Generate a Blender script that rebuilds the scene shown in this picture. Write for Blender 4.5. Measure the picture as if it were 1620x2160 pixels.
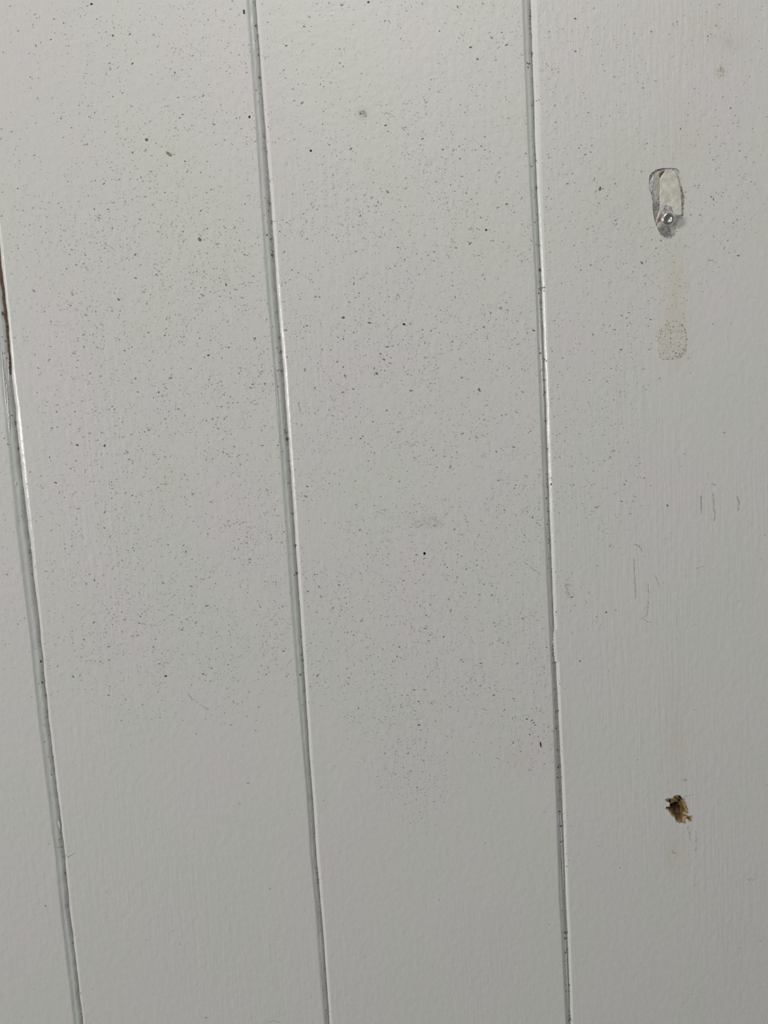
import bpy, math, random
import numpy as np
from mathutils import Vector, Matrix
from mathutils.geometry import delaunay_2d_cdt

for o in list(bpy.data.objects):
    bpy.data.objects.remove(o)
scene = bpy.context.scene
COL = scene.collection
random.seed(7)
RNG = np.random.default_rng(11)

# ------------------------------------------------------------------ camera
CAM = Vector((0.0, -0.283, 1.45))            # phone held 28 cm from the boarded wall
PITCH, ROLL, YAW = (math.radians(a) for a in (-5.519, -3.473, 2.227))
fwd = Vector((math.sin(YAW) * math.cos(PITCH), math.cos(YAW) * math.cos(PITCH), math.sin(PITCH)))
r0 = Vector((math.cos(YAW), -math.sin(YAW), 0))
u0 = r0.cross(fwd)
right = math.cos(ROLL) * r0 + math.sin(ROLL) * u0
up = -math.sin(ROLL) * r0 + math.cos(ROLL) * u0
cd = bpy.data.cameras.new('camera')
cam = bpy.data.objects.new('camera', cd)
COL.objects.link(cam)
M = Matrix((right, up, -fwd)).transposed().to_4x4()
M.translation = CAM
cam.matrix_world = M
cd.sensor_fit = 'HORIZONTAL'
cd.sensor_width = 36.0
cd.lens = 36.0
cd.clip_start = 0.005
scene.camera = cam

# ------------------------------------------------------------------ light
w = bpy.data.worlds.new('world')
scene.world = w
w.use_nodes = True
w.node_tree.nodes['Background'].inputs[0].default_value = (0.93, 0.97, 1.0, 1)
w.node_tree.nodes['Background'].inputs[1].default_value = 0.105


def area(name, loc, target, sx, sy, power, col):
    l = bpy.data.lights.new(name, 'AREA')
    l.shape = 'RECTANGLE'
    l.size, l.size_y = sx, sy
    l.energy = power
    l.color = col
    o = bpy.data.objects.new(name, l)
    COL.objects.link(o)
    o.location = loc
    o.rotation_euler = (Vector(target) - Vector(loc)).to_track_quat('-Z', 'Y').to_euler()
    return o


area('side_lamp', (-2.2, -1.4, 1.68), (0, 0, 1.45), 0.36, 0.44, 35.0, (1.0, 0.975, 0.945))
area('ceiling_lamp', (0.03, -0.60, 2.09), (0, 0, 1.45), 0.26, 0.26, 3.0, (1.0, 0.975, 0.93))

scene.view_settings.view_transform = 'Standard'
scene.view_settings.look = 'None'
scene.view_settings.gamma = 1.0
scene.view_settings.use_curve_mapping = False
scene.view_settings.exposure = 0.03

# ------------------------------------------------------------------ measuring helper
FPX = 1620.0
MM = 0.001
PXM = 0.283 / FPX                            # about 0.175 mm of wall per photo pixel


def P(px, py):
    """wall point (x, z) that the photo shows at this pixel"""
    px, py = float(px), float(py)
    d = ((px - 810) / FPX) * right - ((py - 1080) / FPX) * up + fwd
    t = -CAM.y / d.y
    return (CAM.x + d.x * t, CAM.z + d.z * t)


# ------------------------------------------------------------------ materials
def new_mat(name):
    m = bpy.data.materials.new(name)
    m.use_nodes = True
    nt = m.node_tree
    return m, nt, nt.nodes['Principled BSDF']


def nd(nt, kind, **kw):
    n = nt.nodes.new(kind)
    for k, v in kw.items():
        if k.startswith('i_'):
            key = k[2:].replace('_', ' ')
            n.inputs[key].default_value = v
        else:
            setattr(n, k, v)
    return n


def coords(nt, scale):
    g = nd(nt, 'ShaderNodeNewGeometry')
    mp = nd(nt, 'ShaderNodeMapping')
    mp.inputs['Scale'].default_value = scale
    nt.links.new(g.outputs['Position'], mp.inputs['Vector'])
    return mp.outputs['Vector']


def noise(nt, scale_vec, detail=3.0, rough=0.55):
    n = nd(nt, 'ShaderNodeTexNoise', i_Scale=1.0, i_Detail=detail, i_Roughness=rough)
    nt.links.new(coords(nt, scale_vec), n.inputs['Vector'])
    return n.outputs['Fac']


def ramp(nt, fac, stops):
    r = nd(nt, 'ShaderNodeValToRGB')
    cr = r.color_ramp
    while len(cr.elements) < len(stops):
        cr.elements.new(0.5)
    for e, (p, c) in zip(cr.elements, stops):
        e.position = p
        e.color = c if len(c) == 4 else (*c, 1)
    nt.links.new(fac, r.inputs['Fac'])
    return r.outputs['Color']


def mth(nt, op, a, b=None):
    n = nd(nt, 'ShaderNodeMath', operation=op)
    for i, v in enumerate((a, b)):
        if v is None:
            continue
        if isinstance(v, (int, float)):
            n.inputs[i].default_value = v
        else:
            nt.links.new(v, n.inputs[i])
    return n.outputs[0]


def mix(nt, fac, a, b, mode='MIX'):
    n = nd(nt, 'ShaderNodeMix', data_type='RGBA', blend_type=mode)
    for i, v in ((0, fac), (6, a), (7, b)):
        if isinstance(v, (int, float)):
            n.inputs[i].default_value = v
        elif isinstance(v, tuple):
            n.inputs[i].default_value = (*v, 1)
        else:
            nt.links.new(v, n.inputs[i])
    return n.outputs[2]


def blob(nt, px, py, rx, ry):
    """soft stain centred at a wall spot, radii in photo pixels"""
    x, z = P(px, py)
    g = nd(nt, 'ShaderNodeNewGeometry')
    mp = nd(nt, 'ShaderNodeMapping')
    sx, sz = 1 / (rx * PXM), 1 / (ry * PXM)
    mp.inputs['Scale'].default_value = (sx, 0, sz)
    mp.inputs['Location'].default_value = (-x * sx, 0, -z * sz)
    nt.links.new(g.outputs['Position'], mp.inputs['Vector'])
    gr = nd(nt, 'ShaderNodeTexGradient', gradient_type='QUADRATIC_SPHERE')
    nt.links.new(mp.outputs['Vector'], gr.inputs['Vector'])
    return gr.outputs['Fac']


def bump(nt, bsdf, height, dist, strength=1.0, prev=None):
    b = nd(nt, 'ShaderNodeBump', i_Strength=strength, i_Distance=dist)
    nt.links.new(height, b.inputs['Height'])
    if prev is not None:
        nt.links.new(prev, b.inputs['Normal'])
    nt.links.new(b.outputs['Normal'], bsdf.inputs['Normal'])
    return b.outputs['Normal']


PAINT = (0.664, 0.663, 0.636)


def paint_material(name, base, rough, stains):
    m, nt, b = new_mat(name)
    # gentle blotches of lavender, green and cream in the old white paint
    n1 = noise(nt, (26, 26, 18), 2.0)
    c = ramp(nt, n1, [(0.36, (base[0] * .985, base[1] * 1.005, base[2] * .985)),
                      (0.50, base),
                      (0.66, (base[0] * 1.012, base[1] * .988, base[2] * 1.02))])
    n2 = noise(nt, (700, 700, 700), 3.0, 0.7)
    c = mix(nt, 0.10, c, ramp(nt, n2, [(0.35, (.78, .77, .74)), (0.65, (1, 1, 1))]), 'MULTIPLY')
    if stains:
        br = ramp(nt, noise(nt, (420, 420, 260), 3.0, 0.6), [(0.3, (.35, .35, .35)), (0.62, (1, 1, 1))])
        for (px, py, rx, ry, col, amt) in stains:
            f = blob(nt, px, py, rx, ry)
            f = mth(nt, 'MULTIPLY', f, br)
            f = mth(nt, 'MINIMUM', mth(nt, 'MULTIPLY', f, amt * 1.35), 1.0)
            c = mix(nt, f, c, col, 'MULTIPLY')
    nt.links.new(c, b.inputs['Base Color'])
    b.inputs['Roughness'].default_value = rough
    b.inputs['Specular IOR Level'].default_value = 0.45
    # relief: vertical brush drag and fine roller stipple
    brush = noise(nt, (720, 720, 42), 4.0, 0.65)
    where = ramp(nt, noise(nt, (14, 14, 9), 1.0), [(0.42, (.05, .05, .05)), (0.64, (1, 1, 1))])
    brush = mth(nt, 'MULTIPLY', brush, where)
    nrm = bump(nt, b, brush, 0.00020, 0.8)
    stip = noise(nt, (400, 400, 320), 3.0, 0.5)
    nrm = bump(nt, b, stip, 0.00026, 0.6, nrm)
    return m


STAIN = (0.93, 0.865, 0.76)
GREY = (0.90, 0.90, 0.90)
m_face = paint_material('white_board_paint', PAINT, 0.47, [
    (1425, 600, 55, 260, STAIN, .55), (1425, 720, 60, 120, STAIN, .5), (1330, 420, 200, 260, GREY, .35),
    (1425, 1560, 60, 330, STAIN, .35), (1420, 1800, 55, 110, STAIN, .55), (1440, 300, 110, 150, STAIN, .3),
    (1520, 150, 20, 26, (.80, .66, .48), .5), (1180, 1560, 60, 170, STAIN, .35), (1090, 1600, 90, 60, STAIN, .3),
    (765, 240, 22, 22, (.62, .62, .62), .7), (900, 1100, 70, 26, (.80, .80, .80), .5),
    (1500, 60, 200, 130, STAIN, .28), (1540, 90, 60, 34, (.8, .78, .76), .5)])
m_edge = paint_material('thick_edge_paint', (0.68, 0.675, 0.655), 0.27, [])
m_groove = paint_material('groove_paint', (0.66, 0.685, 0.66), 0.27, [])


def dirt_material(name, c0, c1, rough=0.8, scale=900):
    m, nt, b = new_mat(name)
    n = noise(nt, (scale, scale, scale), 3.0, 0.7)
    nt.links.new(ramp(nt, n, [(0.35, c0), (0.65, c1)]), b.inputs['Base Color'])
    b.inputs['Roughness'].default_value = rough
    bump(nt, b, n, 0.0002, 0.6)
    return m


m_gap = dirt_material('grimy_gap_paint', (.43, .425, .395), (.57, .57, .545))
m_bare = dirt_material('bare_brown_wood', (.12, .072, .042), (.24, .165, .11))
m_speckA = dirt_material('grey_dirt', (.27, .27, .255), (.36, .36, .34))
m_speckB = dirt_material('dark_dirt', (.11, .108, .10), (.19, .185, .17))
m_speckC = dirt_material('brown_dirt', (.17, .12, .07), (.30, .23, .15))
m_crumb = dirt_material('brown_crumb', (.07, .042, .02), (.17, .11, .055))
m_pencil = dirt_material('pencil_grey', (.31, .32, .315), (.43, .44, .435))
m_black = dirt_material('black_speck', (.01, .009, .008), (.03, .025, .02))
m_tan = dirt_material('tan_fleck', (.24, .18, .11), (.42, .35, .24))
m_umber = dirt_material('umber_fleck', (.035, .018, .01), (.09, .05, .025))
m_mauve = dirt_material('old_grey_paint', (.25, .23, .225), (.62, .60, .59), 0.5, 900)
m_cream = dirt_material('old_cream_paint', (.53, .515, .46), (.72, .70, .63), 0.42, 420)
m_olive = dirt_material('old_olive_paint', (.36, .36, .31), (.50, .49, .43), 0.45, 700)
m_bluewhite = dirt_material('old_blue_white_paint', (.36, .375, .39), (.64, .66, .675), 0.4, 1500)
m_fill = dirt_material('sandy_filler', (.56, .54, .485), (.665, .65, .60), 0.6, 700)
m_putty = paint_material('ragged_filler_paint', (0.66, 0.665, 0.645), 0.4, [])


def wood_hole():
    m, nt, b = new_mat('torn_wood')
    n = noise(nt, (900, 900, 300), 4.0, 0.65)
    c = ramp(nt, n, [(0.3, (.05, .028, .010)), (0.5, (.14, .086, .034)), (0.72, (.27, .185, .088))])
    nt.links.new(c, b.inputs['Base Color'])
    b.inputs['Roughness'].default_value = 0.85
    bump(nt, b, n, 0.0005, 0.8)
    return m


m_wood = wood_hole()
m_woodlight = dirt_material('torn_light_wood', (.25, .17, .078), (.45, .34, .18), 0.85, 1200)


def metal():
    m, nt, b = new_mat('polished_steel')
    n = noise(nt, (1500, 1500, 1500), 2.0)
    nt.links.new(ramp(nt, n, [(0.3, (.62, .61, .585)), (0.7, (.80, .79, .76))]), b.inputs['Base Color'])
    b.inputs['Metallic'].default_value = 1.0
    b.inputs['Roughness'].default_value = 0.30
    return m


m_steel = metal()
m_iron = dirt_material('dull_iron', (.035, .034, .032), (.075, .072, .068), 0.5)


# ------------------------------------------------------------------ object helpers
def link(name, me, parent=None, label=None, category=None, group=None, kind=None):
    o = bpy.data.objects.new(name, me)
    COL.objects.link(o)
    if parent is not None:
        o.parent = parent
    if label:
        o['label'] = label
    if category:
        o['category'] = category
    if group:
        o['group'] = group
    if kind:
        o['kind'] = kind
    return o


def mesh(name, verts, faces, mats, mi=None, smooth=None):
    me = bpy.data.meshes.new(name)
    me.from_pydata([tuple(v) for v in verts], [], faces)
    for m in mats:
        me.materials.append(m)
    if mi is not None:
        me.polygons.foreach_set('material_index', mi)
    if smooth is not None:
        me.polygons.foreach_set('use_smooth', smooth if not isinstance(smooth, bool) else [smooth] * len(me.polygons))
    me.update()
    return me


def inside(poly, x, z):
    c = False
    n = len(poly)
    j = n - 1
    for i in range(n):
        xi, zi = poly[i]
        xj, zj = poly[j]
        if (zi > z) != (zj > z) and x < (xj - xi) * (z - zi) / (zj - zi) + xi:
            c = not c
        j = i
    return c


def ragged(pts_px, step=2.2, amp=0.8, rng=RNG):
    """closed pixel outline, subdivided and roughened -> wall points"""
    out = []
    n = len(pts_px)
    for i in range(n):
        a, b = np.array(pts_px[i], float), np.array(pts_px[(i + 1) % n], float)
        k = max(1, int(np.linalg.norm(b - a) / step))
        for t in range(k):
            p = a + (b - a) * t / k
            if t:
                p = p + rng.normal(0, amp * 0.5, 2)
            out.append(P(*p))
    return out


def smooth_noise(n, cells, rng):
    k = max(4, int(cells))
    v = rng.normal(0, 1, k + 1)
    return np.interp(np.linspace(0, k, n), np.arange(k + 1), v)


# ------------------------------------------------------------------ the boarded wall
# each groove measured in the photo: row, shaded arris, gap start, gap end, lit arris
GR = {
 1: [(480, -22, -12, -7, 0), (550, -17, -8, 0, 8), (600, -12, -2, 5.5, 13), (680, -7, 8, 15, 21), (780, 2, 16, 22, 30.5),
     (830, 7, 22, 27, 36), (900, 14, 30, 33.5, 45), (1000, 25, 41, 43.5, 55), (1120, 37, 55, 57.5, 68), (1300, 59, 76, 79, 86),
     (1400, 70, 86, 88.5, 95), (1520, 82, 98, 100.5, 107), (1700, 105, 120, 122.5, 129), (1800, 117, 131, 133, 139),
     (1920, 128, 142, 144.5, 151), (1940, 131, 145, 147, 154), (2050, 144, 158, 160, 166), (2160, 157, 171, 173, 178)],
 2: [(0, 521, 536, 538.5, 547), (100, 528, 543, 546, 553), (200, 536, 550, 553.5, 561), (400, 549, 564, 569, 576),
     (500, 556, 570, 576, 583), (600, 563, 578, 583, 590), (800, 580, 594, 599, 607), (900, 588, 601, 606, 613),
     (1000, 596, 609, 613.5, 620), (1200, 610, 623.5, 626.5, 634), (1300, 617, 630, 633.5, 640), (1400, 625, 637, 640, 646),
     (1600, 641, 650, 653, 659), (1700, 649, 658, 660.5, 667), (1800, 655, 664, 666.5, 673), (1960, 670, 678, 680.5, 686),
     (2060, 677, 685, 687.5, 693), (2160, 685, 692, 694.5, 700)],
 3: [(0, 1103, 1117.5, 1120, 1130), (100, 1106, 1120.5, 1123, 1133), (200, 1110, 1124.5, 1127, 1137), (300, 1114, 1127.5, 1130, 1139),
     (400, 1119, 1131.5, 1134, 1142), (600, 1130, 1140.5, 1143.5, 1150), (700, 1133, 1143.5, 1147, 1154), (800, 1137, 1147.5, 1151, 1157),
     (1000, 1145, 1154.5, 1157.5, 1164), (1100, 1149, 1158, 1161, 1167), (1200, 1153, 1162, 1165, 1170), (1300, 1157.5, 1166, 1169, 1173.5),
     (1400, 1163, 1167.5, 1174.5, 1179), (1500, 1168, 1172, 1179, 1183), (1600, 1171, 1176.5, 1184, 1188), (1700, 1174, 1181, 1188, 1193),
     (1800, 1177, 1184.5, 1191, 1195), (1900, 1180, 1189, 1195, 1199), (1960, 1184, 1192, 1198, 1202), (2060, 1189, 1196, 1201.5, 1205),
     (2160, 1194, 1201, 1205, 1209)],
}
ZLO, ZHI = 0.0, 2.4
zz = np.concatenate([np.linspace(ZLO, 1.17, 12)[:-1], np.arange(1.17, 1.64, 0.0009), np.linspace(1.64, ZHI, 9)[1:]])
NZ = len(zz)
groove = {}
for k, rows in GR.items():
    cols = []
    for c in range(1, 5):
        pts = sorted((P(r[c], r[0])[1], P(r[c], r[0])[0]) for r in rows)
        cols.append(np.interp(zz, [p[0] for p in pts], [p[1] for p in pts]))
    groove[k] = cols
PITCHX = 0.09603
XG = {1: -0.41937 * .283, 2: -0.08006 * .283, 3: 0.25928 * .283}
for k in (-2, -1, 0, 4, 5, 6):
    base = XG[1] + (k - 1) * PITCHX
    groove[k] = [np.full(NZ, base + d * PXM) for d in (-15, -3, 0, 7)]
for k in groove:                              # hand-brushed, slightly wandering edges
    rag = {1: 1.5, 2: .55, 3: .5}.get(k, .6)
    for c, amp in enumerate((.35, .5, .35, .2)):
        groove[k][c] = groove[k][c] + PXM * amp * rag * (smooth_noise(NZ, NZ / 6, RNG) + .8 * smooth_noise(NZ, NZ / 2.2, RNG)) * (1 if c in (1, 2) else .6)
    groove[k][1] = np.minimum(groove[k][1], groove[k][2] - 0.8 * PXM)
    groove[k][3] = np.maximum(groove[k][3], groove[k][2] + 2.5 * PXM)


def zpx(px, py):
    return P(px, py)[1]


# openings in the boards
PATCH = [(x / 5.4 + 1280, y / 5.4 + 300) for x, y in [
    (485, 390), (510, 350), (560, 315), (620, 298), (700, 294), (790, 299), (825, 320), (832, 370), (836, 420), (850, 490), (870, 560),
    (886, 620), (880, 700), (873, 800), (871, 845), (830, 880), (800, 920), (790, 960), (786, 1020), (770, 1070), (730, 1103), (680, 1090),
    (620, 1050), (580, 990), (555, 930), (535, 860), (522, 760), (520, 660), (505, 590), (485, 520), (479, 450)]]
HOLE = [(x / 6.75 + 1300, y / 6.75 + 1620) for x, y in [
    (700, 440), (745, 430), (790, 432), (830, 395), (890, 380), (920, 400), (950, 440), (985, 480), (1005, 540), (1020, 590), (1022, 640),
    (992, 665), (1030, 682), (1085, 675), (1072, 700), (1080, 715), (1065, 750), (1035, 745), (1000, 718), (985, 740), (990, 770), (970, 785),
    (930, 772), (915, 782), (890, 770), (875, 775), (850, 755), (830, 700), (800, 670), (760, 630), (740, 590), (700, 570), (718, 548),
    (760, 548), (762, 500), (735, 485), (705, 465)]]
PIN = [(895.5 + 2.7 * math.cos(a), 1167.5 + 2.9 * math.sin(a)) for a in np.linspace(0, 2 * math.pi, 12, endpoint=False)]
patch_w = ragged(PATCH, 2.0, 0.7)
hole_w = ragged(HOLE, 1.6, 1.1)
pin_w = [P(*p) for p in PIN]

wall = link('wall_back', None, label='white painted wall of upright tongue and groove boards', kind='structure')


def board(k, openings, label):
    """board between groove k (its left edge) and groove k+1 (its right edge)"""
    L, R = groove[k], groove[k + 1]
    lx = L[3] + 0.35 * MM + .10 * MM * smooth_noise(NZ, NZ / 30, RNG)
    rx = R[0] - 0.45 * MM + .10 * MM * smooth_noise(NZ, NZ / 30, RNG)
    verts, faces, mi, sm = [], [], [], []

    def add(arrx, depth):
        s = len(verts)
        for i in range(NZ):
            verts.append((arrx[i], depth if np.isscalar(depth) else depth[i], zz[i]))
        return s

    def strip(a, b, mat, smooth=True):
        for i in range(NZ - 1):
            faces.append((a + i, b + i, b + i + 1, a + i + 1))
            m = mat(i) if callable(mat) else mat
            mi.append(m)
            sm.append(smooth)

    a_l = add(lx, 0.0)
    a_r = add(rx, 0.0)
    # front face
    if not openings:
        strip(a_l, a_r, 0, False)
    else:
        pts = [Vector((lx[i] * 1000, zz[i] * 1000)) for i in range(NZ)] + [Vector((rx[i] * 1000, zz[i] * 1000)) for i in range(NZ)]
        edges = [(i, i + 1) for i in range(NZ - 1)] + [(NZ + i, NZ + i + 1) for i in range(NZ - 1)] + [(0, NZ), (NZ - 1, 2 * NZ - 1)]
        for op in openings:
            s = len(pts)
            pts += [Vector((x * 1000, z * 1000)) for x, z in op]
            edges += [(s + i, s + (i + 1) % len(op)) for i in range(len(op))]
        ov, oe, of, vmap, _, _ = delaunay_2d_cdt(pts, edges, [], 0, 1e-6)
        idx = {}
        for i, src in enumerate(vmap):
            prim = [s for s in src if s < 2 * NZ]
            if prim:
                idx[i] = prim[0]
            else:
                idx[i] = len(verts)
                verts.append((ov[i].x / 1000, 0.0, ov[i].y / 1000))
        for f in of:
            cx = sum(ov[v].x for v in f) / len(f) / 1000
            cz = sum(ov[v].y for v in f) / len(f) / 1000
            xl, xr = np.interp(cz, zz, lx), np.interp(cz, zz, rx)
            if cx < xl or cx > xr or any(inside(op, cx, cz) for op in openings):
                continue
            q = [idx[v] for v in f]
            A, B, C_ = (Vector(verts[v]) for v in q[:3])
            if (B - A).cross(C_ - A).y > 0:
                q.reverse()
            faces.append(tuple(q))
            mi.append(0)
            sm.append(False)
    # right edge: rounded arris, hollow shoulder, tongue running under the next board
    wM = R[1] - R[0]
    p1 = add(R[0] + 0.02 * MM, 0.10 * MM)
    p2 = add(R[0] + np.minimum(0.38 * MM, .28 * wM), 0.33 * MM)
    p3 = add(R[0] + .48 * wM, 0.53 * MM + 0.05 * MM * smooth_noise(NZ, NZ / 3, RNG))
    p4 = add(R[1], 0.66 * MM + 0.05 * MM * smooth_noise(NZ, NZ / 3, RNG))
    p5 = add(R[1] + 0.08 * MM, 1.12 * MM)
    p6 = add(R[2] + 2.4 * MM, 1.36 * MM)
    p7 = add(R[2] + 2.4 * MM, 9.0 * MM)
    strip(a_r, p1, 0)
    strip(p1, p2, 1)
    strip(p2, p3, 1)
    strip(p3, p4, 1)
    strip(p4, p5, 2)
    zb0, zb1 = zpx(10, 795), zpx(0, 500)
    gapmat = (lambda i: 3 if zb0 < zz[i] < zb1 else 2) if k + 1 == 1 else 2
    strip(p5, p6, gapmat)
    strip(p6, p7, 3)
    # left edge: lit chamfer, then the square edge over the neighbour's tongue
    q1 = add(L[3], 0.09 * MM)
    qm = add(L[3] + .45 * (L[2] - L[3]), 0.29 * MM)
    q2 = add(L[2] + 0.10 * MM, 0.95 * MM)
    q3 = add(L[2], 1.10 * MM)
    q4 = add(L[2] + 0.05 * MM, 1.27 * MM)
    q5 = add(L[2] + 3.0 * MM, 1.42 * MM)
    q6 = add(L[2] + 3.0 * MM, 9.0 * MM)
    for a, b, m in ((q1, a_l, 0), (qm, q1, 4), (q2, qm, 4), (q3, q2, 4), (q4, q3, 2), (q5, q4, 3), (q6, q5, 3)):
        strip(a, b, m)
    strip(p7, q6, 3, False)
    ring_b = [q6, q5, q4, q3, q2, qm, q1, a_l, a_r, p1, p2, p3, p4, p5, p6, p7]
    faces.append(tuple(v for v in ring_b)); mi.append(3); sm.append(False)
    faces.append(tuple(v + NZ - 1 for v in reversed(ring_b))); mi.append(3); sm.append(False)
    me = mesh('board', verts, faces, [m_face, m_groove, m_gap, m_bare, m_edge], mi, sm)
    return link('board', me, wall, label)


bA = board(0, [], 'white board cut by the left edge of the photo')
bB = board(1, [], 'white board left of centre, speckled, with a small paint burr low down')
bC = board(2, [pin_w], 'white central board with a single tiny black pinhole')
bD = board(3, [patch_w, hole_w], 'white right hand board with the nail and the torn screw hole')
bE = board(-1, [], 'white painted board')
bF = board(4, [], 'white painted board')
board(-2, [], 'white painted board')
board(5, [], 'white painted board')


# ------------------------------------------------------------------ pieces set into or lying on the boards
def sheet(name, outline, grid_px, depthfn, mat, parent, label, rim=None, matfn=None, mats=None):
    """surface filling an outline; depth grows into the wall"""
    n = len(outline)
    xs = [p[0] for p in outline]
    zs = [p[1] for p in outline]
    g = grid_px * PXM
    pts = [Vector((x * 1000, z * 1000)) for x, z in outline]
    x = min(xs)
    while x < max(xs):
        z = min(zs)
        while z < max(zs):
            jx, jz = x + RNG.uniform(-.3, .3) * g, z + RNG.uniform(-.3, .3) * g
            if inside(outline, jx, jz):
                pts.append(Vector((jx * 1000, jz * 1000)))
            z += g
        x += g
    edges = [(i, (i + 1) % n) for i in range(n)]
    ov, oe, of, vmap, _, _ = delaunay_2d_cdt(pts, edges, [], 0, 1e-6)
    verts, onrim = [], []
    for v, src in zip(ov, vmap):
        e = any(s < n for s in src)
        onrim.append(e)
        d = depthfn(v.x / 1000, v.y / 1000, e)
        verts.append((v.x / 1000, d, v.y / 1000))
    faces, mi = [], []
    for f in of:
        cx = sum(ov[v].x for v in f) / 3000
        cz = sum(ov[v].y for v in f) / 3000
        if not inside(outline, cx, cz):
            continue
        q = list(f)
        A, B, C_ = (Vector((verts[v][0], 0, verts[v][2])) for v in q[:3])
        if (B - A).cross(C_ - A).y > 0:
            q.reverse()
        faces.append(tuple(q))
        mi.append(matfn(cx, cz) if matfn else 0)
    if rim is not None:                        # wall joining the outline to depth `rim`
        s = len(verts)
        vi = {}
        for i, src in enumerate(vmap):
            for sidx in src:
                if sidx < n:
                    vi[sidx] = i
        for i in range(n):
            verts.append((outline[i][0], rim, outline[i][1]))
        for i in range(n):
            j = (i + 1) % n
            if i in vi and j in vi:
                faces.append((vi[i], vi[j], s + j, s + i))
                mi.append(0)
    me = mesh(name, verts, faces, mats or [mat], mi, True)
    return link(name, me, parent, label)


def zoomA(pts):
    return [(x / 5.4 + 1280, y / 5.4 + 300) for x, y in pts]


def wob(x, z, s):
    return math.sin(x * s + 1.3) * math.sin(z * s * .8 + .4)


# peeled paint around the nail: sunk floor of old grey paint, then older coats standing in it
sheet('peeled_patch', patch_w, 2.2, lambda x, z, e: (0.30 + .03 * wob(x, z, 5000)) * MM, m_mauve, bD,
      'peeled oblong patch of mottled grey old paint around the nail', rim=-0.02 * MM)
cream = zoomA([(610, 415), (630, 380), (660, 340), (692, 310), (740, 306), (780, 335), (806, 385), (824, 440), (836, 500), (848, 580), (856, 700),
               (862, 832), (800, 838), (772, 820), (745, 740), (680, 716), (650, 765), (612, 825), (570, 888), (573, 850), (598, 770),
               (612, 690), (604, 600), (608, 500)])
sheet('cream_paint_layer', ragged(cream, 2.5, .5), 2.5, lambda x, z, e: (0.16 + .05 * wob(x, z, 1700)) * MM, m_cream, bD,
      'cream coloured older paint coat inside the peeled patch', rim=0.31 * MM)
sheet('olive_paint_layer', ragged(zoomA([(562, 350), (598, 342), (603, 420), (602, 520), (598, 640), (575, 660), (550, 610), (532, 530), (542, 430)]), 2.5, .7),
      2.5, lambda x, z, e: (0.22 + .03 * wob(x, z, 3000)) * MM, m_olive, bD, 'olive grey older paint strip beside the cream coat', rim=0.31 * MM)
sheet('pale_paint_layer', ragged(zoomA([(497, 440), (520, 395), (548, 368), (543, 430), (528, 520), (516, 580), (500, 560), (492, 500)]), 2.2, .9),
      2.5, lambda x, z, e: 0.19 * MM, m_bluewhite, bD, 'bluish white sliver of paint on the left rim of the patch', rim=0.31 * MM)
sheet('bare_wood_sliver', ragged(zoomA([(600, 345), (640, 325), (668, 322), (645, 352), (610, 398), (601, 392)]), 2, .5), 2.5,
      lambda x, z, e: 0.25 * MM, m_bare, bD, 'sliver of bare brown wood at the top of the patch', rim=0.31 * MM)
sheet('bare_wood_sliver', ragged(zoomA([(640, 815), (635, 870), (600, 908), (574, 912), (590, 872), (618, 838)]), 2, .5), 2.5,
      lambda x, z, e: 0.25 * MM, m_bare, bD, 'sliver of bare brown wood beside the nail', rim=0.31 * MM)
for seg in ([(480, 395), (500, 362), (530, 335), (575, 308), (640, 300), (690, 300), (640, 318), (575, 330), (540, 352), (520, 380), (500, 420), (488, 440)],
            [(826, 490), (850, 500), (880, 590), (886, 640), (878, 760), (874, 830), (864, 832), (860, 720), (852, 600), (838, 540)],
            [(525, 690), (560, 670), (600, 690), (608, 740), (590, 790), (572, 850), (556, 900), (538, 850), (527, 770)]):
    sheet('dirty_paint_edge', ragged(zoomA(seg), 2, 1.2), 2, lambda x, z, e: (0.24 + .05 * wob(x, z, 9000)) * MM,
          dirt_material('grimy_edge', (.10, .095, .09), (.40, .38, .37), .6, 1600), bD, None, rim=0.31 * MM)


# torn screw hole
def zoomB(x, y):
    return P(x / 6.75 + 1300, y / 6.75 + 1620)


C1, C2, C3 = zoomB(835, 535), zoomB(930, 470), zoomB(905, 630)
ZB = PXM / 6.75


def hole_depth(x, z, e):
    if e:
        return -0.03 * MM
    dmin = min(math.hypot(x - a, z - b) for a, b in hole_w)
    d = 0.25 * MM + 1.1 * min(dmin, 2.4 * MM)
    for (cx, cz), rx, rz, dep in ((C1, 86, 72, 9.0), (C2, 42, 66, 6.0), (C3, 66, 90, 4.2)):
        t = math.hypot((x - cx) / (rx * ZB), (z - cz) / (rz * ZB))
        if t < 1.25:
            d = max(d, dep * MM * min(1, max(0, (1.25 - t) / .38)))
    fx, fz = zoomB(835, 445)                  # raised flap of fibres at the upper left
    t = math.hypot((x - fx) / (88 * ZB), (z - fz) / (42 * ZB))
    if t < 1:
        d = min(d, (0.15 + .5 * t) * MM)
    return d + RNG.normal(0, .10 * MM)


def hole_mat(x, z):
    dmin = min(math.hypot(x - a, z - b) for a, b in hole_w)
    return 1 if dmin < (0.35 + .45 * RNG.random()) * MM else 0


sheet('screw_hole', hole_w, 1.5, hole_depth, m_wood, bD, 'ragged screw hole torn into brown wood', matfn=hole_mat, mats=[m_wood, m_woodlight])
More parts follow.
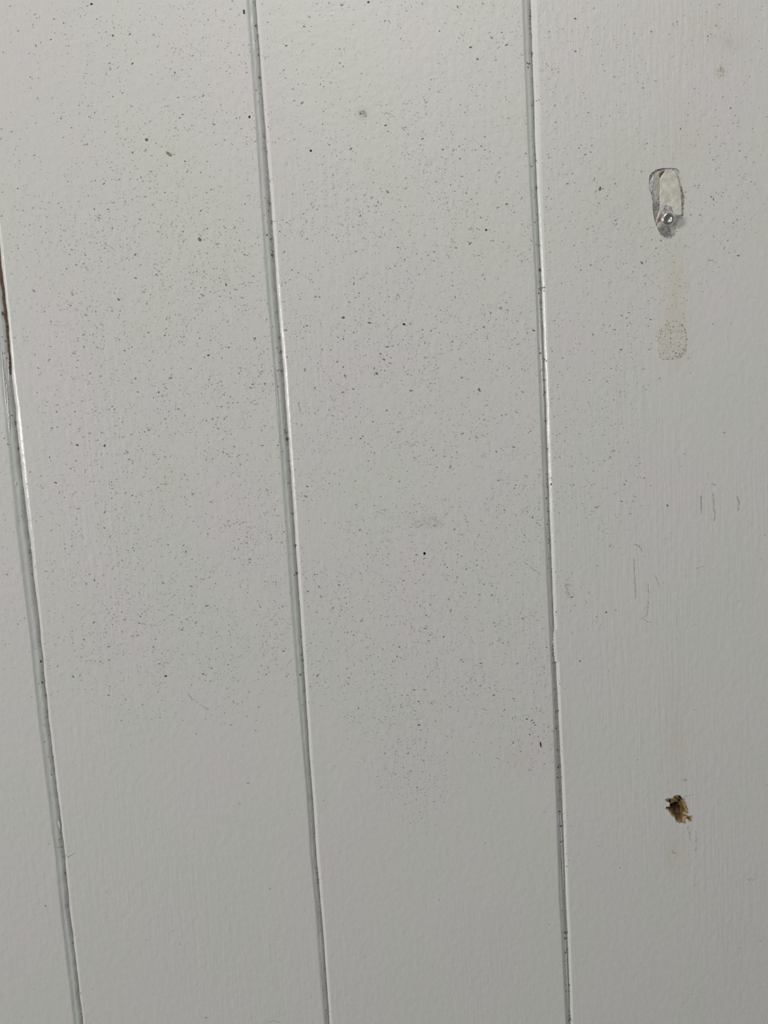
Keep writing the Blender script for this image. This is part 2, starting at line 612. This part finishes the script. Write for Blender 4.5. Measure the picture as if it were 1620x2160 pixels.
# broken metal end at the bottom of the hole
vs, fs = [], []
for r, d in ((5.2, 4.6), (5.2, 3.7), (4.2, 3.4), (0, 3.35)):
    for a in np.linspace(0, 2 * math.pi, 14, endpoint=False):
        vs.append((C1[0] + 2 * PXM + r * PXM * math.cos(a), d * MM, C1[1] + r * .8 * PXM * math.sin(a)))
for ring in range(3):
    for i in range(14):
        j = (i + 1) % 14
        fs.append((ring * 14 + i, ring * 14 + j, ring * 14 + 14 + j, ring * 14 + 14 + i))
link('screw_stub', mesh('screw_stub', vs, fs, [m_iron], None, True), bD, 'dark broken screw end down in the hole')

# splinters round the torn hole
vs, fs = [], []
for (x0, y0, x1, y1, wd) in ((1404, 1688, 1411, 1684, 1.6), (1403, 1705, 1411, 1708, 1.8), (1424, 1680, 1432, 1677, 1.3), (1447, 1722, 1460, 1721, 2.2),
                             (1452, 1730, 1458, 1731, 1.8), (1440, 1732, 1445, 1737, 1.8), (1430, 1731, 1433, 1736, 1.6), (1413, 1716, 1421, 1722, 1.4),
                             (1418, 1683, 1428, 1688, 2.4), (1414, 1690, 1430, 1689, 2.2), (1443, 1700, 1450, 1716, 2.0), (1411, 1694, 1420, 1692, 2.0)):
    a, b = np.array(P(x0, y0)), np.array(P(x1, y1))
    t = (b - a) / np.linalg.norm(b - a)
    nn = np.array([-t[1], t[0]]) * wd * PXM * .5
    s = len(vs)
    for p, k, dp in ((a, 1, -.10), (a, -1, -.06), (b, -.35, -.30), (b, .35, -.30)):
        q = p + nn * k
        vs.append((q[0], dp * MM, q[1]))
    m_ = (a + b) / 2
    vs.append((m_[0], -.45 * MM, m_[1]))
    fs += [(s, s + 1, s + 4), (s + 1, s + 2, s + 4), (s + 2, s + 3, s + 4), (s + 3, s, s + 4)]
link('splinters', mesh('splinters', vs, fs, [m_woodlight]), bD, 'pale wood fibres fraying the rim of the screw hole', kind='stuff')

# pinhole in the central board
vs, fs = [], []
N = len(pin_w)
for d in (0.0, 1.2, 5.0):
    for x, z in pin_w:
        vs.append((x, d * MM, z))
for ring in range(2):
    for i in range(N):
        j = (i + 1) % N
        fs.append((ring * N + i, ring * N + j, ring * N + N + j, ring * N + N + i))
fs.append(tuple(range(2 * N, 3 * N)))
link('pinhole', mesh('pinhole', vs, fs, [m_umber], None, False), bC, 'tiny round black pinhole')

# sanded filler dab under the nail
DAB = [(x / 8.3 + 1330, y / 8.3 + 640) for x, y in [
    (450, 520), (480, 470), (540, 430), (550, 350), (620, 300), (720, 280), (820, 290), (890, 340), (945, 420), (980, 500), (985, 620),
    (975, 760), (955, 880), (900, 945), (800, 980), (680, 990), (570, 985), (500, 940), (465, 850), (455, 700)]]
dab_w = ragged(DAB, 3, 1.0)


def dab_depth(x, z, e):
    return (0.0 if e else -0.05 - .03 * wob(x, z, 3500) + RNG.normal(0, .008)) * MM - .004 * MM


sheet('filler_dab', dab_w, 3.0, dab_depth, m_fill, bD, 'sandy speckled dab of filler under the nail')


def specks_mesh(name, items, mats, depth=-0.012 * MM, n=6):
    """items: (x, z, half length m, half width m, angle, material index[, depth]) -> one mesh of low irregular chips"""
    vs, fs, mi = [], [], []
    for it in items:
        x, z, a, b, ang, m = it[:6]
        y0 = it[6] if len(it) > 6 else depth
        s = len(vs)
        ca, sa = math.cos(ang), math.sin(ang)
        ph = random.random() * 6.28
        for i in range(n):
            t = ph + 2 * math.pi * i / n
            rr = random.uniform(.7, 1.2)
            u, v = a * rr * math.cos(t), b * rr * math.sin(t)
            vs.append((x + u * ca - v * sa, y0 + .010 * MM, z + u * sa + v * ca))
        vs.append((x, y0 - 0.22 * b, z))
        for i in range(n):
            fs.append((s + i, s + n, s + (i + 1) % n))
            mi.append(m)
    return mesh(name, vs, fs, mats, mi, False)


items = []
for _ in range(260):
    x, y = random.uniform(1384, 1450), random.uniform(672, 762)
    wx, wz = P(x, y)
    if inside(dab_w, wx, wz):
        e = abs((x - 1416) / 32) ** 2 + abs((y - 717) / 42) ** 2
        if random.random() < .25 + .6 * e:
            s = random.uniform(.5, 1.5)
            items.append((wx, wz, s * PXM * 1.2, s * PXM * .8, random.uniform(0, 3), 0 if random.random() < .75 else 1, -.08 * MM))
link('filler_grit', specks_mesh('filler_grit', items, [m_speckC, m_speckB]), bD, 'brown grit in the filler dab', kind='stuff')

items = []
for _ in range(34):
    x, y = random.gauss(1520, 4.5), random.gauss(150, 8)
    s = random.uniform(.4, 1.2)
    wx, wz = P(x, y)
    items.append((wx, wz, s * PXM * 1.3, s * PXM * .8, random.uniform(0, 3), 0 if random.random() < .7 else 1))
link('rust_spot', specks_mesh('rust_spot', items, [m_speckC, m_tan]), bD, 'small rusty stain in the upper right corner', kind='stuff')

# ------------------------------------------------------------------ pencil and scuff marks


def stroke(name, parent, label, pts, wd, dens=1.0, mat=None, amp=.5):
    items = []
    for (p, q) in zip(pts[:-1], pts[1:]):
        ln = math.hypot(q[0] - p[0], q[1] - p[1])
        for _ in range(max(2, int(ln * dens))):
            t = random.random()
            x = p[0] + (q[0] - p[0]) * t + random.gauss(0, wd * .32)
            y = p[1] + (q[1] - p[1]) * t + random.gauss(0, .4)
            wx, wz = P(x, y)
            ang = math.atan2(-(q[1] - p[1]), q[0] - p[0]) + random.gauss(0, .2)
            s = random.uniform(.5, 1.1)
            items.append((wx, wz, s * 2.1 * PXM, s * .95 * PXM, ang, 0, -.006 * MM))
    link(name, specks_mesh(name, items, [mat or m_pencil]), parent, label)


stroke('pencil_mark', bD, 'first of three short upright pencil ticks at the right edge', [(1478.5, 1046), (1479.5, 1083)], 2.6, 3.0)
stroke('pencil_mark', bD, 'middle and longest of three upright pencil ticks', [(1504.5, 1040), (1505.5, 1072), (1508, 1083), (1506, 1099)], 2.6, 1.7)
stroke('pencil_mark', bD, 'shortest pencil tick, nearest the right edge', [(1555, 1047), (1559, 1062), (1557, 1076)], 2.8, 1.8)
stroke('scuff_mark', bD, 'faint grey smudge above the pencil ticks', [(1500, 1021), (1514, 1023)], 3, .8)
stroke('scuff_mark', bD, 'long thin upright pencil line', [(1337, 1178), (1339, 1222), (1341, 1262)], 1.2, 1.4)
stroke('scuff_mark', bD, 'thin hooked scuff above the long pencil line', [(1335, 1147), (1348, 1152), (1354, 1162)], 1.2, 1.5)
stroke('scuff_mark', bD, 'faint scratchy line beside the long pencil line', [(1367, 1232), (1368, 1262), (1366, 1295), (1355, 1303), (1361, 1310), (1373, 1313)], 1.4, .8)
stroke('scuff_mark', bD, 'short slanting hair scratch', [(1382, 1212), (1390, 1238)], 1.0, 1.0)
stroke('scuff_mark', bD, 'faint slanting scratch', [(1466, 1200), (1484, 1194)], 1.2, .7)
stroke('scuff_mark', bD, 'grey rubbed scuff beside the groove', [(1196, 1222), (1199, 1245), (1201, 1262), (1192, 1230), (1204, 1235)], 5, .8)
stroke('scuff_mark', bC, 'broken grey scuff above the pinhole', [(868, 1092), (884, 1099), (874, 1104), (864, 1112), (880, 1113), (896, 1103), (908, 1109), (918, 1108), (928, 1103), (935, 1106), (906, 1090), (918, 1092)], 5.5, .55)
stroke('scuff_mark', bC, 'slanting scratch beside the broken scuff', [(939, 1087), (947, 1081)], 1.2, 1.6)
stroke('scuff_mark', bC, 'small grey smudge high on the central board', [(757, 236), (768, 234), (772, 246), (760, 238), (773, 239)], 3.4, 1.6)
stroke('scuff_mark', bC, 'thin scratch high on the central board', [(804, 237), (822, 240), (832, 247)], 1.2, .9)
stroke('scuff_mark', bC, 'fine curved scratch beside the middle groove', [(629, 850), (633, 862), (632, 872)], 1.3, 1.5)
stroke('scuff_mark', bC, 'faint dark scratch near the right groove', [(1106, 1186), (1128, 1203), (1143, 1213)], 1.2, .8)
stroke('scuff_mark', bB, 'faint level scratch on the left board', [(480, 1107), (505, 1103), (530, 1100)], 1.2, .5)
stroke('scuff_mark', bB, 'faint tan scratch low on the left board', [(290, 1313), (308, 1318)], 1.5, 1.0, m_tan)
stroke('scuff_mark', bD, 'grey streak right of the screw hole', [(1441, 1681), (1462, 1676)], 2.2, 1.2)
stroke('scuff_mark', bD, 'grimy run below the screw hole', [(1450, 1742), (1454, 1758), (1455, 1772)], 4, 1.0)
stroke('scuff_mark', bD, 'second grimy run below the screw hole', [(1468, 1752), (1469, 1774), (1468, 1795)], 4, .8)
stroke('scuff_mark', bD, 'small grey scratch below the screw hole', [(1417, 1793), (1420, 1800), (1427, 1798)], 1.6, 1.6)
stroke('scuff_mark', bD, 'tiny grey scratch above the screw hole', [(1440, 1646), (1448, 1644), (1444, 1649)], 1.6, 1.6)

stroke('scuff_mark', bD, 'grey smudge at the lower right edge', [(1574, 1856), (1586, 1852), (1580, 1858), (1590, 1855)], 5, .8)
stroke('scuff_mark', bB, 'grey smudge at the bottom edge beside the middle groove', [(566, 2157), (576, 2153), (590, 2156)], 3, .9)
stroke('scuff_mark', bB, 'small cluster of dark grit in the lower middle of the left board', [(396, 1462), (406, 1478), (403, 1472), (438, 1497)], 3.5, .55)

# ------------------------------------------------------------------ ragged filler bridging the right groove
vs, fs = [], []
rows = []
for y in np.arange(1328, 1396.5, 1.5):
    t = (y - 1328) / 68
    g = 1170 + 4.2 * t
    left = g + .4 - (3.2 + 2.6 * random.random() * (1 if y < 1384 else .3)) * min(1, .1 + t * 2.2)
    rg = g + 2.0 + random.uniform(-.8, 1.2)
    rows.append([(left, .75), (left + .5, .26 + .2 * random.random()), (g - .8, .10 + .12 * random.random()), (g + .8, .03 + .08 * random.random()), (rg + 1, -.015 + .03 * random.random()), (rg + 4, .03), ])
    rows[-1] += [(rg + 4, .9), (left, 1.4)]
    rows[-1] = [(*P(px_, y), d) for px_, d in rows[-1]]
W = 8
for r in rows:
    for x, z, d in r:
        vs.append((x, d * MM, z))
for i in range(len(rows) - 1):
    for j in range(W):
        k = (j + 1) % W
        fs.append((i * W + j, (i + 1) * W + j, (i + 1) * W + k, i * W + k))
fs.append(tuple(range(W)))
fs.append(tuple(reversed(range((len(rows) - 1) * W, len(rows) * W))))
link('groove_filler', mesh('groove_filler', vs, fs, [m_putty], None, False), bC, 'ragged paint filler bridging the right groove')


# ------------------------------------------------------------------ paint strands in the left groove
def strand(parent, label, pts, r0_, mat, depth):
    vs, fs = [], []
    K = 7
    ptsw = [P(*p) for p in pts]
    n = len(ptsw)
    for i, (x, z) in enumerate(ptsw):
        r = r0_ * PXM * (0.25 + .75 * math.sin(math.pi * (i + .5) / n)) * random.uniform(.8, 1.2)
        for j in range(K):
            a = 2 * math.pi * j / K
            vs.append((x + r * math.cos(a), depth * MM - r * math.sin(a) * .7, z))
    for i in range(n - 1):
        for j in range(K):
            k = (j + 1) % K
            fs.append((i * K + j, i * K + k, (i + 1) * K + k, (i + 1) * K + j))
    fs.append(tuple(range(K)))
    fs.append(tuple(reversed(range((n - 1) * K, n * K))))
    link('paint_strand', mesh('paint_strand', vs, fs, [mat], None, True), parent, label)


m_gloss = paint_material('glossy_paint_run', (0.68, 0.70, 0.685), 0.16, [])


def line(p, q, n, amp):
    return [(p[0] + (q[0] - p[0]) * i / (n - 1) + random.gauss(0, amp), p[1] + (q[1] - p[1]) * i / (n - 1)) for i in range(n)]


strand(bA, 'glossy paint run on the left shoulder of the left groove', line((2, 738), (17, 905), 50, .35), 1.7, m_gloss, .36)
strand(bA, 'lumpy glossy paint run inside the left groove', line((12, 800), (21, 935), 45, .55), 2.4, m_gloss, .52)
strand(bA, 'thin paint strand inside the left groove', line((15.5, 742), (17.5, 815), 24, .35), 1.2, m_gloss, .64)
strand(bA, 'short loose paint shred in the left groove', line((31, 1016), (34, 1024), 8, .3), 1.6, m_gloss, .42)
strand(bA, 'curled paint shred low in the left groove', line((122, 1731), (126, 1750), 12, .3), 2.0, m_gloss, .56)
strand(bC, 'fine glossy ridge of paint inside the right groove', line((1137, 612), (1149, 900), 90, .28), 1.0, m_gloss, .56)
strand(bC, 'broken paint ridge low in the right groove', line((1182, 1692), (1190, 1880), 70, .3), .9, m_gloss, .64)
strand(bC, 'broken paint ridge at the foot of the right groove', line((1192.5, 1962), (1200, 2130), 60, .3), .9, m_gloss, .64)
strand(bB, 'fine glossy ridge of paint inside the middle groove', line((582, 800), (590, 910), 50, .2), .8, m_gloss, .27)

# paint burr on the second board
vs, fs = [], []
burr = [(138, 1803, .3), (141, 1805, 1.5), (144, 1805.5, 2.0), (148, 1803.5, 1.4), (153, 1801, .9), (157, 1797, .5), (165, 1793, .15)]
K = 7
for (x, y, r) in burr:
    wx, wz = P(x, y)
    for j in range(K):
        a = 2 * math.pi * j / K
        vs.append((wx + .3 * r * PXM * math.cos(a), -r * 1.1 * PXM * math.sin(a) * (1 if math.sin(a) > 0 else .2), wz + r * PXM * math.cos(a)))
for i in range(len(burr) - 1):
    for j in range(K):
        k = (j + 1) % K
        fs.append((i * K + j, i * K + k, (i + 1) * K + k, (i + 1) * K + j))
fs.append(tuple(range(K)))
fs.append(tuple(reversed(range((len(burr) - 1) * K, len(burr) * K))))
link('paint_burr', mesh('paint_burr', vs, fs, [m_putty], None, True), bB, 'small raised burr of paint beside the left groove')

# ------------------------------------------------------------------ nail
A0 = P(1400.5, 466.5)
axis = Vector((0.0, -1.0, 0.0))
nail = link('nail', None, label='shiny round headed steel nail sticking out of the peeled patch', category='nail')
nail.location = (A0[0], 0, A0[1])
nail.rotation_euler = (math.radians(2.0), 0, math.radians(1.5))


def lathe(name, prof, mat, parent, label=None, seg=40):
    vs, fs = [], []
    for r, d in prof:
        for i in range(seg):
            a = 2 * math.pi * i / seg
            vs.append((r * MM * math.cos(a), -d * MM, r * MM * math.sin(a)))
    for k in range(len(prof) - 1):
        for i in range(seg):
            j = (i + 1) % seg
            fs.append((k * seg + i, (k + 1) * seg + i, (k + 1) * seg + j, k * seg + j))
    fs.append(tuple(reversed(range((len(prof) - 1) * seg, len(prof) * seg))))
    fs.append(tuple(range(seg)))
    me = mesh(name, vs, [tuple(reversed(f)) for f in fs], [mat], None, True)
    o = link(name, me, parent, label)
    return o


lathe('shank', [(1.15, -9.0), (1.15, 2.3)], m_steel, nail)
lathe('head', [(1.0, 1.9), (1.9, 1.95), (2.22, 2.15), (2.36, 2.5), (2.36, 2.95), (2.26, 3.35), (2.02, 3.66), (1.66, 3.84), (1.34, 3.86), (1.12, 3.74),
               (0.95, 3.50), (0.82, 3.36), (0.4, 3.30), (0.02, 3.28)], m_steel, nail, 'rounded head with a dimpled centre')

# ------------------------------------------------------------------ fine dirt
def density(x, y):
    """how thickly specks lie on the paint, photo pixels -> 0..1"""
    def ss(a, b, v):
        t = min(1, max(0, (v - a) / (b - a)))
        return t * t * (3 - 2 * t)
    d = 0.45 + .55 * ss(150, 550, y)
    if x < 640 + (y - 1400) * .07 and x < 600:
        d *= ss(-40, 160, x - .07 * y) * .7 + .3
        d *= 1 - ss(1340, 1640 - .35 * abs(x - 330), y)
    elif x < 1170:
        lim = 1500 + 280 * math.exp(-((x - 880) / 120) ** 2) + 130 * ss(950, 1130, x)
        d *= 1 - ss(lim - 90, lim + 40, y)
        d *= .75 + .25 * ss(640, 800, x)
    else:
        edge = 1620 - 235 * ss(480, 760, y) - 150 * ss(1000, 1400, y)
        d *= 1 - .94 * ss(edge - 80, edge + 10, x)
        d *= 1 - .9 * ss(1050, 1500, y)
        d *= .75 - .35 * math.exp(-((x - 1440) / 110) ** 2 - ((y - 330) / 160) ** 2)
    return max(d, .012)


def in_groove(x, z, pad=0):
    for k in (1, 2, 3):
        i = min(NZ - 1, max(0, int(np.searchsorted(zz, z))))
        if groove[k][0][i] - pad < x < groove[k][3][i] + pad:
            return k, i
    return None


# cloudy thickening and thinning of the dirt
cl = RNG.normal(0, 1, (40, 32))
cf = RNG.normal(0, 1, (110, 90))


def cloud(x, y):
    u, v = x / 60, y / 60
    i, j = int(v), int(u)
    fu, fv = u - j, v - i
    c = (cl[i, j] * (1 - fu) + cl[i, j + 1] * fu) * (1 - fv) + (cl[i + 1, j] * (1 - fu) + cl[i + 1, j + 1] * fu) * fv
    i, j = int(y / 22), int(x / 22)
    return min(1.7, max(.15, 1 + .38 * c + .34 * cf[i, j]))


items = []
tries = 0
while tries < 135000:
    tries += 1
    x, y = random.uniform(2, 1619), random.uniform(2, 2158)
    if random.random() > density(x, y) * cloud(x, y) * .62:
        continue
    wx, wz = P(x, y)
    if in_groove(wx, wz, 1.5 * PXM) or inside(patch_w, wx, wz) or inside(hole_w, wx, wz):
        continue
    s = min(3.2, math.exp(random.gauss(-.30, .45)))
    if random.random() < .35:
        s *= .7
    a, b = s * 1.35 * PXM, s * random.uniform(.45, .8) * PXM
    ang = random.gauss(.12, .5) if random.random() < .75 else random.uniform(0, 3.1)
    u = random.random()
    m = 1 if u < .26 else (2 if u < .36 else 0)
    items.append((wx, wz, a, b, ang, m))
print('specks', len(items))
link('dirt_specks', specks_mesh('dirt_specks', items, [m_speckA, m_speckB, m_speckC]), None,
     'fine dark dirt specks scattered thickly over the white boards', 'dirt', kind='stuff')

items = []
for k, n in ((1, 190), (2, 240), (3, 300)):
    for _ in range(n):
        y = random.uniform(2, 2155)
        if k == 1 and y < 560:
            continue
        i0 = None
        rows_ = GR[k]
        ys = [r[0] for r in rows_]
        Lx, Mx, Gx, Rx = (np.interp(y, ys, [r[c] for r in rows_]) for c in (1, 2, 3, 4))
        u = random.random()
        if u < .62:
            x, dep = random.uniform(Mx - 1.5, Gx), .60
        elif u < .88:
            x, dep = random.uniform(Lx + 3, Mx), .46
        else:
            x = random.uniform(Gx + 2, Rx)
            dep = .78 * (Rx - x) / (Rx - Gx)
        s = math.exp(random.gauss(-.25, .45))
        wx, wz = P(x, y)
        items.append((wx, wz, s * 1.2 * PXM, s * .8 * PXM, random.uniform(0, 3), 0 if random.random() < .55 else 1, (dep - .06) * MM))
for (x, y, s) in ((539, 52, 2.2), (573, 466, 1.8), (571.5, 503, 1.6), (573.5, 537, 2.6), (575, 530, 1.6), (602.5, 911, 2), (605, 925, 2.8), (637.5, 1393, 2.2),
                  (1119, 32, 1.8), (1117, 133, 2.0), (1114, 163, 1.8), (1137, 618, 2.0), (1153, 1051, 2.0), (1155, 1106, 1.8), (1174, 1537, 2.0),
                  (1176.5, 1583, 2.2), (1178.5, 1619, 2.4), (1181.5, 1713, 2.2), (1184, 1744, 2.4), (1193, 1969, 2.6), (1193, 1981, 2), (1194, 2011, 2),
                  (85, 1396, 2.6), (88, 1440, 2.6), (96, 1467, 2), (61, 1166, 1.8), (31, 890, 2.0), (24, 876, 1.5), (13, 755, 1.6), (136, 1842, 1.8), (1202, 2144, 1.6)):
    wx, wz = P(x, y)
    items.append((wx, wz, s * PXM * 1.15, s * PXM * .85, random.uniform(0, 3), 0, .50 * MM))
link('groove_crumbs', specks_mesh('groove_crumbs', items, [m_crumb, m_speckB]), None,
     'brown dirt crumbs caught in the grooves between boards', 'dirt', kind='stuff')


# ------------------------------------------------------------------ single flecks stuck to the paint
def fleck(px, py, ln, wd, ang, mat, label, taper=0.0, name='dirt_fleck'):
    x, z = P(px, py)
    vs, fs = [], []
    S, K = 7, 8
    ca, sa = math.cos(ang), math.sin(ang)
    for i in range(S):
        u = -1 + 2 * (i + .5) / S
        prof = math.sqrt(max(0, 1 - u * u)) * (1 - taper * (u * .5 + .5)) * random.uniform(.88, 1.12)
        for j in range(K):
            a = 2 * math.pi * j / K
            lx, lw = u * ln * .5 * PXM, prof * wd * .5 * PXM * math.cos(a)
            d = -prof * wd * .22 * PXM * math.sin(a)
            vs.append((lx * ca - lw * sa, d - .004 * MM, lx * sa + lw * ca))
    for i in range(S - 1):
        for j in range(K):
            k = (j + 1) % K
            fs.append((i * K + j, i * K + k, (i + 1) * K + k, (i + 1) * K + j))
    fs.append(tuple(range(K)))
    fs.append(tuple(reversed(range((S - 1) * K, S * K))))
    o = link(name, mesh(name, vs, fs, [mat], None, True), None, label, 'fleck', 'single flecks stuck to the boards')
    o.location = (x, 0, z)
    return o


R_ = math.radians
fleck(356, 324.5, 15, 6.0, R_(-38), m_tan, 'largest tan oblong fleck, slanting, high on the left board')
fleck(309, 294.5, 7, 6, R_(-30), m_speckC, 'brown round fleck just above the slanting tan fleck')
fleck(421, 505, 9, 6, R_(-60), m_speckC, 'brown fleck right of and below the slanting tan fleck')
fleck(514.5, 25, 10, 3.6, R_(95), m_umber, 'black upright seed shaped fleck at the top beside the middle groove')
fleck(526, 246.5, 5.5, 4.2, R_(70), m_umber, 'dark dot left of the middle groove, below the black seed shaped fleck')
fleck(193, 8.5, 5, 4.4, 0, m_umber, 'dark dot at the top edge of the left board')
fleck(238, 75, 4.5, 4, 0, m_speckB, 'small dark dot near the top of the left board')
fleck(655.5, 318, 5, 4.6, R_(40), m_black, 'black dot right of the middle groove, high up')
fleck(777, 4.5, 5, 4, R_(10), m_umber, 'dark dot at the top edge of the central board')
fleck(1140.5, 1571, 15, 4.6, R_(-85), m_umber, 'dark brown teardrop shaped fleck beside the right groove', taper=.5)
fleck(1025.5, 485, 5, 4, R_(-20), m_black, 'black dot in the upper half of the central board near the right groove')
fleck(852, 684, 7, 4, R_(-25), m_umber, 'dark greenish fleck in the middle of the central board, above the scuff')
fleck(648, 1026, 7, 2.6, R_(-25), m_speckC, 'thin tan fleck right of the middle groove at mid height')
fleck(794.5, 788, 6, 4.5, R_(-45), m_speckC, 'brown crumb on the central board below the greenish fleck')
fleck(349.5, 1426, 5, 4, R_(30), m_black, 'black dot low on the left board')
fleck(1265.5, 398, 9, 5, R_(70), m_speckB, 'dark fleck left of the peeled patch')
fleck(441 / 2, 720 + 440 / 2, 6, 4, R_(85), m_speckB, 'dark upright fleck in the middle of the left board')
fleck(1278.5, 1291.5, 4.5, 4, 0, m_speckB, 'dark dot below the long thin pencil line')
fleck(1408, 1066.5, 6, 3.4, R_(-60), m_speckB, 'dark fleck left of the three pencil ticks')

# hair caught across the right groove
vs, fs = [], []
pts = [(1136, 610, .55), (1139, 607.5, .30), (1143, 606.5, .1), (1147, 606, -.06), (1150, 606.2, -.04)]
for (x, y, d) in pts:
    wx, wz = P(x, y)
    for j in range(5):
        a = 2 * math.pi * j / 5
        vs.append((wx, d * MM + .7 * PXM * math.cos(a), wz + .7 * PXM * math.sin(a)))
for i in range(len(pts) - 1):
    for j in range(5):
        k = (j + 1) % 5
        fs.append((i * 5 + j, i * 5 + k, i * 5 + 5 + k, i * 5 + 5 + j))
link('hair', mesh('hair', vs, fs, [m_speckC], None, True), None, 'short brown hair lying across the right groove', 'hair')
